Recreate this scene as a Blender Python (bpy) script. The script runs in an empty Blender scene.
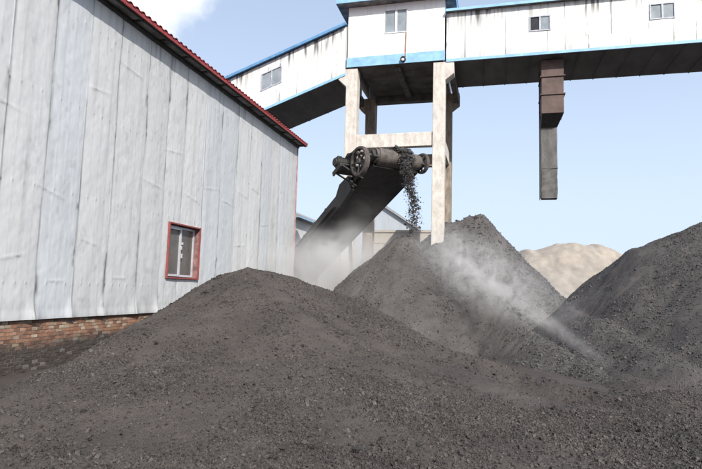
import bpy, math, random
import numpy as np
from mathutils import Matrix, Vector
random.seed(7)
rng = np.random.default_rng(11)
sc = bpy.context.scene
col = sc.collection

# ------------------------------------------------------------------ camera
CAM_H = 1.6
cam = bpy.data.cameras.new('camera'); cam.lens = 28.0; cam.sensor_width = 36.0
cam.clip_start = 0.1; cam.clip_end = 6000
co = bpy.data.objects.new('camera', cam); col.objects.link(co)
co.matrix_world = (Matrix.Translation((0, 0, CAM_H)) @ Matrix.Rotation(math.radians(14.7), 4, 'Z')
                   @ Matrix.Rotation(math.pi/2 + math.atan(0.1), 4, 'X') @ Matrix.Rotation(0.028, 4, 'Z'))
sc.camera = co
sc.render.resolution_x = 1024; sc.render.resolution_y = 684

# ------------------------------------------------------------------ light
SUN = Vector((0.47, -0.66, 0.585)).normalized()          # towards the sun
el = math.asin(SUN.z); az = math.atan2(SUN.x, SUN.y)
world = bpy.data.worlds.new('World'); sc.world = world; world.use_nodes = True
nt = world.node_tree; N = nt.nodes; L = nt.links; N.clear()
out = N.new('ShaderNodeOutputWorld'); bg = N.new('ShaderNodeBackground'); bg.inputs[1].default_value = 0.12
sky = N.new('ShaderNodeTexSky'); sky.sky_type = 'NISHITA'; sky.sun_disc = False
sky.sun_elevation = el; sky.sun_rotation = az; sky.air_density = 1.0; sky.dust_density = 5.0; sky.ozone_density = 3.0
sky.altitude = 300
# a white cumulus puff low over the shed roof, and thin veil cloud
tc = N.new('ShaderNodeTexCoord'); mp = N.new('ShaderNodeMapping'); mp.inputs['Scale'].default_value = (1, 1, 1.7)
nz = N.new('ShaderNodeTexNoise'); nz.inputs['Scale'].default_value = 5.2; nz.inputs['Detail'].default_value = 9
nz.inputs['Roughness'].default_value = 0.58; nz.inputs['Distortion'].default_value = 0.3
L.new(tc.outputs['Generated'], mp.inputs[0]); L.new(mp.outputs[0], nz.inputs[0])
dp = N.new('ShaderNodeVectorMath'); dp.operation = 'DOT_PRODUCT'
CL = Vector((-0.54, 0.70, 0.475)).normalized()
dp.inputs[1].default_value = CL
L.new(tc.outputs['Generated'], dp.inputs[0])
mr = N.new('ShaderNodeMapRange'); mr.interpolation_type = 'SMOOTHSTEP'
mr.inputs[1].default_value = 0.988; mr.inputs[2].default_value = 0.9995; mr.inputs[3].default_value = 0.0; mr.inputs[4].default_value = 0.44
L.new(dp.outputs['Value'], mr.inputs[0])
ad = N.new('ShaderNodeMath'); ad.operation = 'ADD'; L.new(nz.outputs[0], ad.inputs[0]); L.new(mr.outputs[0], ad.inputs[1])
cr = N.new('ShaderNodeMapRange'); cr.interpolation_type = 'SMOOTHSTEP'
cr.inputs[1].default_value = 0.66; cr.inputs[2].default_value = 0.98
L.new(ad.outputs[0], cr.inputs[0])
mx = N.new('ShaderNodeMixRGB'); mx.inputs[2].default_value = (6.6, 6.75, 7.0, 1)
veil = N.new('ShaderNodeMixRGB'); veil.inputs[0].default_value = .60; veil.inputs[2].default_value = (4.6, 5.45, 6.75, 1)   # thin high cirrostratus
L.new(sky.outputs[0], veil.inputs[1])
sz = N.new('ShaderNodeSeparateXYZ'); L.new(tc.outputs['Generated'], sz.inputs[0])
vr = N.new('ShaderNodeMapRange'); vr.interpolation_type = 'SMOOTHSTEP'; vr.inputs[1].default_value = .0; vr.inputs[2].default_value = .55; vr.inputs[3].default_value = .88; vr.inputs[4].default_value = .50
L.new(sz.outputs['Z'], vr.inputs[0]); L.new(vr.outputs[0], veil.inputs[0])
L.new(cr.outputs[0], mx.inputs[0]); L.new(veil.outputs[0], mx.inputs[1])
L.new(mx.outputs[0], bg.inputs[0]); L.new(bg.outputs[0], out.inputs[0])

sl = bpy.data.lights.new('sun', 'SUN'); sl.energy = 4.2; sl.angle = math.radians(0.53); sl.color = (1.0, 0.955, 0.89)
so = bpy.data.objects.new('sun', sl); col.objects.link(so)
so.rotation_euler = (-SUN).to_track_quat('-Z', 'Y').to_euler(); so.location = (10, -12, 30)

sc.view_settings.view_transform = 'Standard'; sc.view_settings.look = 'None'
sc.view_settings.gamma = 1.0; sc.view_settings.use_curve_mapping = False
sc.view_settings.exposure = 0.55
sc.render.engine = 'CYCLES'
sc.cycles.volume_bounces = 2; sc.cycles.volume_step_rate = 1.0; sc.cycles.volume_max_steps = 96

# ------------------------------------------------------------------ noise helpers
def _h(ix, iy, s):
    v = np.sin(ix*127.1 + iy*311.7 + s*74.7)*43758.5453
    return v - np.floor(v)
def vn(x, y, s=0):
    ix = np.floor(x); iy = np.floor(y); fx = x-ix; fy = y-iy
    fx = fx*fx*(3-2*fx); fy = fy*fy*(3-2*fy)
    a = _h(ix, iy, s); b = _h(ix+1, iy, s); c = _h(ix, iy+1, s); d = _h(ix+1, iy+1, s)
    return (a+(b-a)*fx)*(1-fy)+(c+(d-c)*fx)*fy
def fbm(x, y, s=0, o=4, r=.5):
    t = 0; a = 1; n = 0
    for k in range(o):
        t = t+a*vn(x*2**k+17.3*k, y*2**k-9.1*k, s+k); n += a; a *= r
    return t/n
def sstep(a, b, x):
    t = np.clip((x-a)/(b-a), 0, 1); return t*t*(3-2*t)

# ------------------------------------------------------------------ object helpers
def tag(o, label, cat, group=None, kind=None):
    if label: o['label'] = label
    if cat: o['category'] = cat
    if group: o['group'] = group
    if kind: o['kind'] = kind
    return o
def thing(name, loc, label, cat, group=None):
    o = bpy.data.objects.new(name, None); col.objects.link(o); o.location = loc; o.empty_display_size = .3
    return tag(o, label, cat, group)
def wloc(o):
    v = Vector((0, 0, 0))
    while o is not None:
        v = v+o.location; o = o.parent
    return v
def link_mesh(name, me, m, parent=None, smooth=False, bevel=0):
    o = bpy.data.objects.new(name, me); col.objects.link(o)
    if parent is not None:
        off = wloc(parent); o.parent = parent
        me.transform(Matrix.Translation(-off))
    if m is not None: me.materials.append(m)
    if smooth: me.shade_smooth()
    if bevel:
        b = o.modifiers.new('bevel', 'BEVEL'); b.width = bevel; b.segments = 2; b.limit_method = 'ANGLE'
    return o
class MB:
    def __init__(s): s.v = []; s.f = []
    def add(s, vs, fs):
        n = len(s.v); s.v += [tuple(v) for v in vs]; s.f += [tuple(i+n for i in f) for f in fs]; return s
    def box(s, x0, x1, y0, y1, z0, z1):
        return s.add([(x0,y0,z0),(x1,y0,z0),(x1,y1,z0),(x0,y1,z0),(x0,y0,z1),(x1,y0,z1),(x1,y1,z1),(x0,y1,z1)],
            [(0,3,2,1),(4,5,6,7),(0,1,5,4),(1,2,6,5),(2,3,7,6),(3,0,4,7)])
    def hexa(s, p):   # 8 points, same order as box
        return s.add(p, [(0,3,2,1),(4,5,6,7),(0,1,5,4),(1,2,6,5),(2,3,7,6),(3,0,4,7)])
    def prism(s, poly, a, b, axis):   # poly of 2D points extruded along axis from a to b
        n = len(poly)
        def P(p, t):
            return {'x': (t, p[0], p[1]), 'y': (p[0], t, p[1]), 'z': (p[0], p[1], t)}[axis]
        return s.add([P(p, a) for p in poly]+[P(p, b) for p in poly],
            [tuple(range(n))[::-1], tuple(range(n, 2*n))]+[(i, (i+1) % n, (i+1) % n+n, i+n) for i in range(n)])
    def cyl(s, p0, p1, r, n=16, r1=None, cap=True):
        p0 = Vector(p0); p1 = Vector(p1); d = (p1-p0).normalized(); r1 = r if r1 is None else r1
        u = d.orthogonal().normalized(); w = d.cross(u)
        vs = [p0+(u*math.cos(2*math.pi*i/n)+w*math.sin(2*math.pi*i/n))*r for i in range(n)]
        vs += [p1+(u*math.cos(2*math.pi*i/n)+w*math.sin(2*math.pi*i/n))*r1 for i in range(n)]
        fs = [(i, (i+1) % n, (i+1) % n+n, i+n) for i in range(n)]
        if cap: fs += [tuple(range(n))[::-1], tuple(range(n, 2*n))]
        return s.add(vs, fs)
    def bar(s, p0, p1, w, h):
        p0 = Vector(p0); p1 = Vector(p1); d = (p1-p0).normalized()
        u = d.cross(Vector((0, 0, 1)))
        u = u.normalized() if u.length > 1e-4 else Vector((1, 0, 0))
        k = u.cross(d); vs = []
        for q in (p0, p1):
            for a, b in ((-1,-1),(1,-1),(1,1),(-1,1)): vs.append(q+u*a*w/2+k*b*h/2)
        return s.add(vs, [(0,3,2,1),(4,5,6,7),(0,1,5,4),(1,2,6,5),(2,3,7,6),(3,0,4,7)])
    def ring(s, c, axis, ro, ri, w, n=32):   # wheel rim
        c = Vector(c); a = Vector(axis).normalized(); u = a.orthogonal().normalized(); q = a.cross(u); vs = []; fs = []
        for i in range(n):
            e = u*math.cos(2*math.pi*i/n)+q*math.sin(2*math.pi*i/n)
            vs += [c+e*ro-a*w/2, c+e*ro+a*w/2, c+e*ri+a*w/2, c+e*ri-a*w/2]
        for i in range(n):
            j = (i+1) % n
            for k in range(4): fs.append((4*i+k, 4*i+(k+1) % 4, 4*j+(k+1) % 4, 4*j+k))
        return s.add(vs, fs)
    def map(s, fn): s.v = [tuple(fn(Vector(v))) for v in s.v]; return s
    def build(s, name, m, parent=None, smooth=False, bevel=0):
        me = bpy.data.meshes.new(name); me.from_pydata(s.v, [], s.f); me.update()
        import bmesh
        b = bmesh.new(); b.from_mesh(me); bmesh.ops.recalc_face_normals(b, faces=b.faces); b.to_mesh(me); b.free()
        return link_mesh(name, me, m, parent, smooth, bevel)
def np_mesh(name, V, F, colr=None, sharp=None):
    """V (n,3), F (m,4) or (m,3)"""
    me = bpy.data.meshes.new(name); k = F.shape[1]
    me.vertices.add(len(V)); me.vertices.foreach_set('co', np.ascontiguousarray(V, dtype=np.float32).ravel())
    me.loops.add(F.size); me.loops.foreach_set('vertex_index', np.ascontiguousarray(F, dtype=np.int32).ravel())
    me.polygons.add(len(F)); me.polygons.foreach_set('loop_start', np.arange(0, F.size, k, dtype=np.int32))
    me.polygons.foreach_set('loop_total', np.full(len(F), k, dtype=np.int32))
    me.update(calc_edges=True)
    if sharp is not None:
        a = me.attributes.new('sharp_face', 'BOOLEAN', 'FACE'); a.data.foreach_set('value', np.ascontiguousarray(np.broadcast_to(sharp, len(F)), dtype=bool))
    if colr is not None:
        a = me.attributes.new('tint', 'FLOAT_COLOR', 'POINT')
        c = np.ones((len(V), 4), dtype=np.float32); c[:, :3] = colr; a.data.foreach_set('color', c.ravel())
    return me
def grid_faces(nu, nv):
    i = np.arange(nu*nv).reshape(nu, nv)
    return np.stack([i[:-1, :-1].ravel(), i[1:, :-1].ravel(), i[1:, 1:].ravel(), i[:-1, 1:].ravel()], 1)

# ------------------------------------------------------------------ materials
def new_mat(name):
    m = bpy.data.materials.new(name); m.use_nodes = True
    return m, m.node_tree.nodes, m.node_tree.links, m.node_tree.nodes['Principled BSDF']
def mat(name, c, rough=.7, metal=0, var=.25, scale=3, bump=.2, bscale=25, stretch=(1,1,1), c2=None, spec=None):
    m, N, L, B = new_mat(name)
    B.inputs['Roughness'].default_value = rough; B.inputs['Metallic'].default_value = metal
    if spec is not None: B.inputs['Specular IOR Level'].default_value = spec
    tc = N.new('ShaderNodeTexCoord'); mp = N.new('ShaderNodeMapping'); mp.inputs['Scale'].default_value = stretch
    L.new(tc.outputs['Object'], mp.inputs[0])
    n = N.new('ShaderNodeTexNoise'); n.inputs['Scale'].default_value = scale; n.inputs['Detail'].default_value = 8; n.inputs['Roughness'].default_value = .62
    L.new(mp.outputs[0], n.inputs[0])
    r = N.new('ShaderNodeValToRGB'); e = r.color_ramp.elements
    c2 = c2 or tuple(x*(1-var*1.6) for x in c)
    e[0].position = .32; e[0].color = (*c2, 1); e[1].position = .68; e[1].color = (*[min(1, x*(1+var*.5)) for x in c], 1)
    L.new(n.outputs[0], r.inputs[0]); L.new(r.outputs[0], B.inputs['Base Color'])
    if bump:
        b = N.new('ShaderNodeTexNoise'); b.inputs['Scale'].default_value = bscale; b.inputs['Detail'].default_value = 5
        L.new(mp.outputs[0], b.inputs[0])
        bp = N.new('ShaderNodeBump'); bp.inputs['Strength'].default_value = bump; bp.inputs['Distance'].default_value = .02
        L.new(b.outputs[0], bp.inputs['Height']); L.new(bp.outputs[0], B.inputs['Normal'])
    return m
def tint_mat(name, rough=.6, metal=0, bump=.15, bscale=(8, 8, 8), fine=.08, spec=.4):
    m, N, L, B = new_mat(name)
    B.inputs['Roughness'].default_value = rough; B.inputs['Metallic'].default_value = metal; B.inputs['Specular IOR Level'].default_value = spec
    at = N.new('ShaderNodeAttribute'); at.attribute_name = 'tint'
    tc = N.new('ShaderNodeTexCoord'); mp = N.new('ShaderNodeMapping'); mp.inputs['Scale'].default_value = bscale
    L.new(tc.outputs['Object'], mp.inputs[0])
    n = N.new('ShaderNodeTexNoise'); n.inputs['Scale'].default_value = 1.5; n.inputs['Detail'].default_value = 9; n.inputs['Roughness'].default_value = .65
    L.new(mp.outputs[0], n.inputs[0])
    mr = N.new('ShaderNodeMapRange'); mr.inputs[1].default_value = .3; mr.inputs[2].default_value = .7
    mr.inputs[3].default_value = 1-fine*2; mr.inputs[4].default_value = 1+fine
    L.new(n.outputs[0], mr.inputs[0])
    vm = N.new('ShaderNodeVectorMath'); vm.operation = 'SCALE'; L.new(at.outputs['Color'], vm.inputs[0]); L.new(mr.outputs[0], vm.inputs['Scale'])
    L.new(vm.outputs[0], B.inputs['Base Color'])
    bp = N.new('ShaderNodeBump'); bp.inputs['Strength'].default_value = bump; bp.inputs['Distance'].default_value = .02
    L.new(n.outputs[0], bp.inputs['Height']); L.new(bp.outputs[0], B.inputs['Normal'])
    return m
def coal_mat(name, ca, cb, scale=1.0):
    m, N, L, B = new_mat(name)
    B.inputs['Roughness'].default_value = .72; B.inputs['Specular IOR Level'].default_value = .35
    tc = N.new('ShaderNodeTexCoord')
    n = N.new('ShaderNodeTexNoise'); n.inputs['Scale'].default_value = .9; n.inputs['Detail'].default_value = 10; n.inputs['Roughness'].default_value = .68
    L.new(tc.outputs['Object'], n.inputs[0])
    r = N.new('ShaderNodeValToRGB'); e = r.color_ramp.elements
    e[0].position = .33; e[0].color = (*ca, 1); e[1].position = .67; e[1].color = (*cb, 1)
    L.new(n.outputs[0], r.inputs[0])
    v = N.new('ShaderNodeTexVoronoi'); v.inputs['Scale'].default_value = 38*scale; v.inputs['Randomness'].default_value = 1
    L.new(tc.outputs['Object'], v.inputs[0])
    v2 = N.new('ShaderNodeTexVoronoi'); v2.inputs['Scale'].default_value = 95*scale
    L.new(tc.outputs['Object'], v2.inputs[0])
    # grain by grain tone
    sx = N.new('ShaderNodeSeparateColor'); L.new(v2.outputs['Color'], sx.inputs[0])
    mr = N.new('ShaderNodeMapRange'); mr.inputs[3].default_value = .72; mr.inputs[4].default_value = 1.3
    L.new(sx.outputs[0], mr.inputs[0])
    at = N.new('ShaderNodeAttribute'); at.attribute_name = 'tint'
    vm = N.new('ShaderNodeVectorMath'); vm.operation = 'MULTIPLY'; L.new(r.outputs[0], vm.inputs[0]); L.new(at.outputs['Color'], vm.inputs[1])
    vs = N.new('ShaderNodeVectorMath'); vs.operation = 'SCALE'; L.new(vm.outputs[0], vs.inputs[0]); L.new(mr.outputs[0], vs.inputs['Scale'])
    L.new(vs.outputs[0], B.inputs['Base Color'])
    b1 = N.new('ShaderNodeBump'); b1.invert = True; b1.inputs['Strength'].default_value = .6; b1.inputs['Distance'].default_value = .012/scale
    b2 = N.new('ShaderNodeBump'); b2.invert = True; b2.inputs['Strength'].default_value = .7; b2.inputs['Distance'].default_value = .008/scale
    L.new(v.outputs['Distance'], b1.inputs['Height']); L.new(v2.outputs['Distance'], b2.inputs['Height'])
    L.new(b1.outputs[0], b2.inputs['Normal']); L.new(b2.outputs[0], B.inputs['Normal'])
    return m

M = dict(
    coal_brown=coal_mat('brown_coal_gravel', (.041, .0335, .0295), (.070, .058, .0505)),
    coal_grey=coal_mat('grey_coal_gravel', (.049, .0425, .0395), (.077, .068, .063), .9),
    coal_dusty=coal_mat('dust_covered_coal', (.056, .050, .046), (.090, .081, .075), .9),
    coal_far=coal_mat('far_grey_coal', (.058, .053, .051), (.094, .086, .082), .7),
    ground=coal_mat('coal_dust_ground', (.041, .034, .030), (.070, .058, .051)),
    clad=tint_mat('painted_steel_cladding', rough=.5, bump=.10, bscale=(9, 9, 5), fine=.025, spec=.35),
    gclad=tint_mat('gallery_cladding', rough=.5, bump=.1, bscale=(5, 5, 1.2), fine=.04, spec=.35),
    brick=tint_mat('brick', rough=.95, bump=.15, bscale=(14, 14, 14), fine=.15, spec=.15),
    mortar=mat('mortar', (.16, .145, .13), .95, var=.3, scale=8),
    red=mat('red_trim', (.29, .035, .035), .5, var=.25, scale=5, bump=.05),
    red_faded=mat('chalky_red_frame', (.23, .04, .036), .7, var=.4, scale=7, bump=.1, c2=(.14, .05, .045)),
    reveal=mat('stained_window_reveal', (.24, .13, .12), .8, var=.4, scale=6),
    pink=mat('sun_bleached_trim', (.42, .24, .24), .7, var=.3, scale=4),
    redroof=mat('red_roof_sheet', (.30, .035, .03), .5, var=.25, scale=2, bump=.05),
    soffit=mat('grey_soffit', (.20, .20, .195), .7, var=.5, scale=2.5),
    dark=mat('dark_steel', (.035, .032, .03), .6, var=.3, scale=6, spec=.4),
    belt=mat('black_rubber', (.016, .015, .015), .75, var=.4, scale=3, bump=.1),
    rail=mat('black_painted_steel', (.022, .02, .02), .6, var=.4, scale=5),
    rusty=mat('rusty_brown_steel', (.095, .056, .048), .7, var=.4, scale=2.2, c2=(.055, .035, .03)),
    drum=mat('worn_drum_steel', (.10, .082, .072), .65, metal=.1, var=.3, scale=6),
    wheel=mat('dusty_cast_iron', (.085, .07, .062), .75, var=.45, scale=7),
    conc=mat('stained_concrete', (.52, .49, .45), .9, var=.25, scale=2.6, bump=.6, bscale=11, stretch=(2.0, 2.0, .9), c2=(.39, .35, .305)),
    conc_shade=mat('shade_toned_concrete', (.26, .215, .17), .9, var=.5, scale=1.6, bump=.5, bscale=11, stretch=(2, 2, .7), c2=(.10, .085, .07)),  # darker copy of conc: house shadow put into the back columns' colour
    slab=mat('dark_concrete', (.10, .095, .09), .9, var=.4, scale=1.5),  # dark grey tone for the deck and beams under the house
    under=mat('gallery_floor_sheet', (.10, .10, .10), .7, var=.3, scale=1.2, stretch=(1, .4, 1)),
    blue=mat('blue_painted_trim', (.24, .44, .63), .5, var=.16, scale=3, bump=.03),
    blueroof=mat('blue_roof_sheet', (.10, .25, .45), .5, var=.2, scale=3, bump=.03),
    white=mat('white_frame', (.72, .72, .71), .45, var=.1, scale=6, bump=.03),
    frame_grey=mat('weathered_grey_frame', (.40, .41, .47), .5, var=.25, scale=6, bump=.03),
    alu=mat('aluminium_frame', (.50, .50, .53), .35, metal=.2, var=.1, scale=6, bump=.03),
    duct=mat('grey_woven_duct', (.115, .11, .105), .85, var=.3, scale=3, bump=.35, bscale=18, stretch=(1, 1, .5)),
    farwall=mat('far_white_wall', (.50, .50, .49), .8, var=.15, scale=.6, stretch=(2, 2, .5)),
    farroof=mat('far_grey_roof', (.24, .25, .26), .7, var=.15, scale=.8),
    farblue=mat('blue_grey_sheet', (.34, .37, .40), .6, var=.1, scale=1, stretch=(4, 4, .3)),
    beige=mat('beige_rendered_wall', (.40, .36, .31), .9, var=.12, scale=1),
    rust_streak=mat('rusty_conduit', (.42, .20, .08), .8, var=.3, scale=5),
)
def glass(name, c, rough=.12):
    m, N, L, B = new_mat(name); B.inputs['Base Color'].default_value = (*c, 1); B.inputs['Roughness'].default_value = rough
    tc = N.new('ShaderNodeTexCoord'); n = N.new('ShaderNodeTexNoise'); n.inputs['Scale'].default_value = 2.5; n.inputs['Detail'].default_value = 6
    L.new(tc.outputs['Object'], n.inputs[0])
    mr = N.new('ShaderNodeMapRange'); mr.inputs[3].default_value = rough*.6; mr.inputs[4].default_value = rough*2.2; L.new(n.outputs[0], mr.inputs[0]); L.new(mr.outputs[0], B.inputs['Roughness'])
    r = N.new('ShaderNodeValToRGB'); e = r.color_ramp.elements; e[0].position = .3; e[0].color = (*[x*.8 for x in c], 1); e[1].position = .75; e[1].color = (*[min(1, x*1.25) for x in c], 1)
    L.new(n.outputs[0], r.inputs[0]); L.new(r.outputs[0], B.inputs['Base Color'])
    return m
M['glass_dark'] = glass('dusty_dark_glass', (.085, .08, .075), .2)
M['open_dark'] = glass('open_sash_dark', (.012, .012, .014), .2)  # near black: darkness behind the open window half put into a pane
M['glass_grey'] = glass('pale_grey_glass', (.22, .25, .27), .12)
M['glass_lamp'] = glass('white_lamp_glass', (.8, .8, .8), .2)

# ------------------------------------------------------------------ coal lumps (numpy)
CUBE = np.array([(-1,-1,-1),(1,-1,-1),(1,1,-1),(-1,1,-1),(-1,-1,1),(1,-1,1),(1,1,1),(-1,1,1)], float)*.62
CF = np.array([(0,3,2,1),(4,5,6,7),(0,1,5,4),(1,2,6,5),(2,3,7,6),(3,0,4,7)])
CF3 = np.array([t for q in CF for t in ((q[0], q[1], q[2]), (q[0], q[2], q[3]))])
def lumps(P, r, tone=None):
    """many irregular angular lumps at points P with radii r; returns V, F(tri), C"""
    n = len(P)
    V = np.repeat(CUBE[None], n, 0)*rng.uniform(.55, 1.25, (n, 1, 3)) + rng.normal(0, .17, (n, 8, 3))
    q = rng.normal(size=(n, 4)); q /= np.linalg.norm(q, axis=1)[:, None]; w, x, y, z = q.T
    Rm = np.stack([1-2*(y*y+z*z), 2*(x*y-z*w), 2*(x*z+y*w), 2*(x*y+z*w), 1-2*(x*x+z*z), 2*(y*z-x*w),
                   2*(x*z-y*w), 2*(y*z+x*w), 1-2*(x*x+y*y)], 1).reshape(n, 3, 3)
    V = np.einsum('nij,nkj->nki', Rm, V)*r[:, None, None] + P[:, None, :]
    F = (CF3[None]+8*np.arange(n)[:, None, None]).reshape(-1, 3)
    if tone is None: tone = np.clip(rng.normal(1.05, .34, n), .4, 2.2)
    C = np.repeat(np.repeat(tone[:, None], 8, 1).reshape(-1, 1), 3, 1)
    return V.reshape(-1, 3), F, C

def tent(X, Y, ridge, prof, kx=1.0, ky=1.0, kl=1.0, kb=1.0):
    """height of a tipped heap: soft maximum of cones along a ridge polyline"""
    pts = []
    for a, b in zip(ridge[:-1], ridge[1:]):
        n = max(2, int(math.dist(a, b)/.13))
        for i in range(n): pts.append([a[j]+(b[j]-a[j])*i/n for j in range(3)])
    pts.append(ridge[-1])
    acc = np.zeros_like(X); 
    top = np.full_like(X, -1e9)
    hs = []
    for p in pts:
        dx = X-p[0]; dy = Y-p[1]; dx = np.where(dx < 0, dx*kl, dx); dy = np.where(dy > 0, dy*kb, dy)
        d = np.sqrt((dx*kx)**2+(dy*ky)**2)
        top = np.maximum(top, p[2]-prof(d))
    return top
def heap(name, ridge, prof, box, res, m, label, seed, kx=1, ky=1, kl=1, kb=1, rough=(.10, .035), lump=None, group='coal heaps in the yard', cut=None, ltint=(.93, .99, 1.06)):
    x0, x1, y0, y1 = box
    xs = np.arange(x0, x1, res); ys = np.arange(y0, y1, res)
    X, Y = np.meshgrid(xs, ys, indexing='ij')
    Xw = X+(fbm(X*.5, Y*.5, seed, 3)-.5)*.5; Yw = Y+(fbm(X*.5+9, Y*.5, seed+5, 3)-.5)*.5
    def hf(X, Y, Xw, Yw):
        Z = tent(Xw, Yw, ridge, prof, kx, ky, kl, kb)
        if cut:
            lft = np.clip(np.interp(Y, cut[0], cut[1])-Xw, 0, 9); bck = np.clip(Yw-np.interp(X, cut[2], cut[3]), 0, 9)
            bck = bck*(1-sstep(-.5, 2.5, X)); Z = np.maximum(Z, .03+.12*sstep(1.0, 2.5, X))-.62*lft-.6*bck
        Z = Z+(fbm(X*.9, Y*.9, seed+1, 3)-.5)*rough[0]*2.2+(fbm(X*5, Y*5, seed+2, 4, .6)-.5)*rough[1]*2
        return Z
    Z = hf(X, Y, Xw, Yw)
    Z = np.where(Z < -.12, -.12, Z)
    V = np.stack([X, Y, Z], -1).reshape(-1, 3); F = grid_faces(len(xs), len(ys))
    zf = V[F, 2].max(1); F = F[zf > -.11]
    used = np.zeros(len(V), bool); used[F.ravel()] = True
    idx = np.cumsum(used)-1; V = V[used]; F = idx[F]
    tn = .86+.28*fbm(V[:, 0]*1.3, V[:, 1]*1.3, seed+3, 4)
    C = np.repeat(tn[:, None], 3, 1)
    Ft = np.concatenate([F[:, [0, 1, 2]], F[:, [0, 2, 3]]]); n_base = len(Ft)
    if lump:
        VV = [V]; FF = [Ft]; CC = [C]; off = len(V)
        for (n, rmin, rmed, rmax, freq, thr, region) in lump:
            px = rng.uniform(region[0], region[1], n*4); py = rng.uniform(region[2], region[3], n*4)
            # coarse lumps roll down in tongues away from the summit
            sx_, sy_, _ = max(ridge, key=lambda q: q[2]); an = np.arctan2(px-sx_, sy_-py); di = np.hypot(px-sx_, py-sy_)
            w = sstep(thr-.10, thr+.10, .5*fbm(px*freq, py*freq, seed+8, 3)+.5*fbm(an*7+fbm(px, py, seed+9, 2), di*.35, seed+18, 3))
            keep = rng.uniform(size=n*4) < w*.9+.1
            px = px[keep][:n]; py = py[keep][:n]
            i = np.clip((px-x0)/res, 0, len(xs)-2); j = np.clip((py-y0)/res, 0, len(ys)-2)
            ii = i.astype(int); jj = j.astype(int); fi = i-ii; fj = j-jj
            pz = (Z[ii, jj]*(1-fi)+Z[ii+1, jj]*fi)*(1-fj)+(Z[ii, jj+1]*(1-fi)+Z[ii+1, jj+1]*fi)*fj
            r = np.clip(rmed*np.exp(rng.normal(0, .45, len(px))), rmin, rmax)
            ok = pz > -.08
            P = np.stack([px, py, pz+r*.2], 1)[ok]
            v, f, c = lumps(P, r[ok]); c = c*np.array(ltint); VV.append(v); FF.append(f+off); CC.append(c); off += len(v)
        V = np.concatenate(VV); Ft = np.concatenate(FF); C = np.concatenate(CC)
    me = np_mesh(name, V, Ft, C, np.arange(len(Ft)) >= n_base)
    o = link_mesh(name, me, m); tag(o, label, 'coal heap', group)
    return o

# ================================================================== GROUND
def ground_sheet():
    # dense near patch welded in rings into one sheet that reaches the horizon
    e = np.concatenate([-np.geomspace(3000, 16, 26), np.linspace(-15, 15, 301), np.geomspace(16, 3000, 26)])
    X, Y = np.meshgrid(e, e+5, indexing='ij')
    near = np.exp(-((X/14)**2+((Y-5)/14)**2))
    Z = ((fbm(X*.8, Y*.8, 40, 3)-.5)*.10+(fbm(X*5, Y*5, 44, 3)-.5)*.03)*near-.03
    V = np.stack([X, Y, Z], -1).reshape(-1, 3)
    n = len(e); F = grid_faces(n, n); Ft = np.concatenate([F[:, [0, 1, 2]], F[:, [0, 2, 3]]])
    C = np.repeat((.9+.2*fbm(V[:, 0]*.6, V[:, 1]*.6, 50, 3))[:, None], 3, 1)
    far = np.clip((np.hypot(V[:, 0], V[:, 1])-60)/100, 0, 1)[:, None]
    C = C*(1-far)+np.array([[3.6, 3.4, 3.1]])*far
    o = link_mesh('ground', np_mesh('ground', V, Ft, C), M['ground']); tag(o, 'coal dusted yard ground between the heaps', 'ground', kind='structure')
ground_sheet()

# ================================================================== COAL HEAPS
def lin(s, round_=.25):
    return lambda d: s*(np.sqrt(d*d+round_*round_)-round_)
front_ridge = [(-6.6,3.2,-.30),(-6.10,5.83,-.02),(-6.2,7.8,.58),(-5.9,9.6,1.28),(-5.6,10.5,1.84),(-5.25,10.95,2.0),(-4.5,11.4,1.86),(-3.34,11.6,1.50),(-2.1,11.2,.98),(-.99,10.7,.55),(.45,10.0,.28),(1.55,9.1,.17),(2.48,7.8,.09),(3.3,7.2,.03),(4.6,6.4,.0)]
def front_prof(d): return .42*(np.sqrt(np.minimum(d, 3.8)**2+.05)-.224)+.17*np.maximum(d-3.8, 0)
heap('coal_heap', front_ridge, front_prof, (-8.0, 7, .8, 15, ), .03, M['coal_brown'],
     'large brown foreground coal heap covering the bottom of the view', 3, kx=1.0, ky=1.0, kl=2.1, kb=1.9, rough=(.07, .03), ltint=(.88, .93, .98), cut=([2, 4.5, 5.8, 7.8, 9.6, 10.7, 11.2, 11.9, 15], [-4.3, -5.6, -6.2, -6.3, -6.1, -5.8, -5.6, -5.2, -5.2],
     [p[0] for p in front_ridge[3:]], [p[1]+.1 for p in front_ridge[3:]]),
     lump=[(110000, .003, .0075, .04, .6, .50, (-6.5, 4.0, 2.0, 8.0)), (52000, .005, .0095, .04, .4, .5, (-7.5, 6.5, 5, 12.2)),
           (6000, .010, .015, .045, .9, .55, (-5, 4, 2.2, 7.0))])
def conc_prof(d): return .80*(np.sqrt(d*d+.3**2)-.3)
centre_ridge = [(-2.75,17.75,3.42),(-2.3,17.55,2.98),(-1.14,17.0,2.10),(.18,15.67,1.08),(1.42,12.96,.33),(2.16,10.9,-.02)]
heap('coal_heap', centre_ridge, lin(.86, .15), (-9, 6, 9.5, 24), .045, M['coal_dusty'],
     'conical coal heap growing right under the falling stream at the conveyor head', 13, rough=(.10, .05),
     lump=[(36000, .006, .013, .07, .7, .5, (-7.5, 4, 11, 18.5))])
def rear_prof(d):
    d = np.sqrt(d*d+.06)-.245
    return np.where(d < 1.5, 1.2*d, 1.8+1.05*(d-1.5))
rear_ridge = [(-3.1,26.9,4.2),(-2.32,27.09,4.95),(-1.5,27.3,5.15),(-.74,27.46,5.48),(-.1,27.72,4.55),(.7,27.9,3.45),(1.7,27.7,2.3),(3.0,26.6,1.5)]
heap('coal_heap', rear_ridge, rear_prof, (-13, 12, 15, 40), .09, M['coal_far'],
     'steep peaked grey coal heap behind the right hand tower column', 23, rough=(.20, .065),
     lump=[(20000, .012, .028, .14, .5, .52, (-6, 8, 19, 28))])
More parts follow.
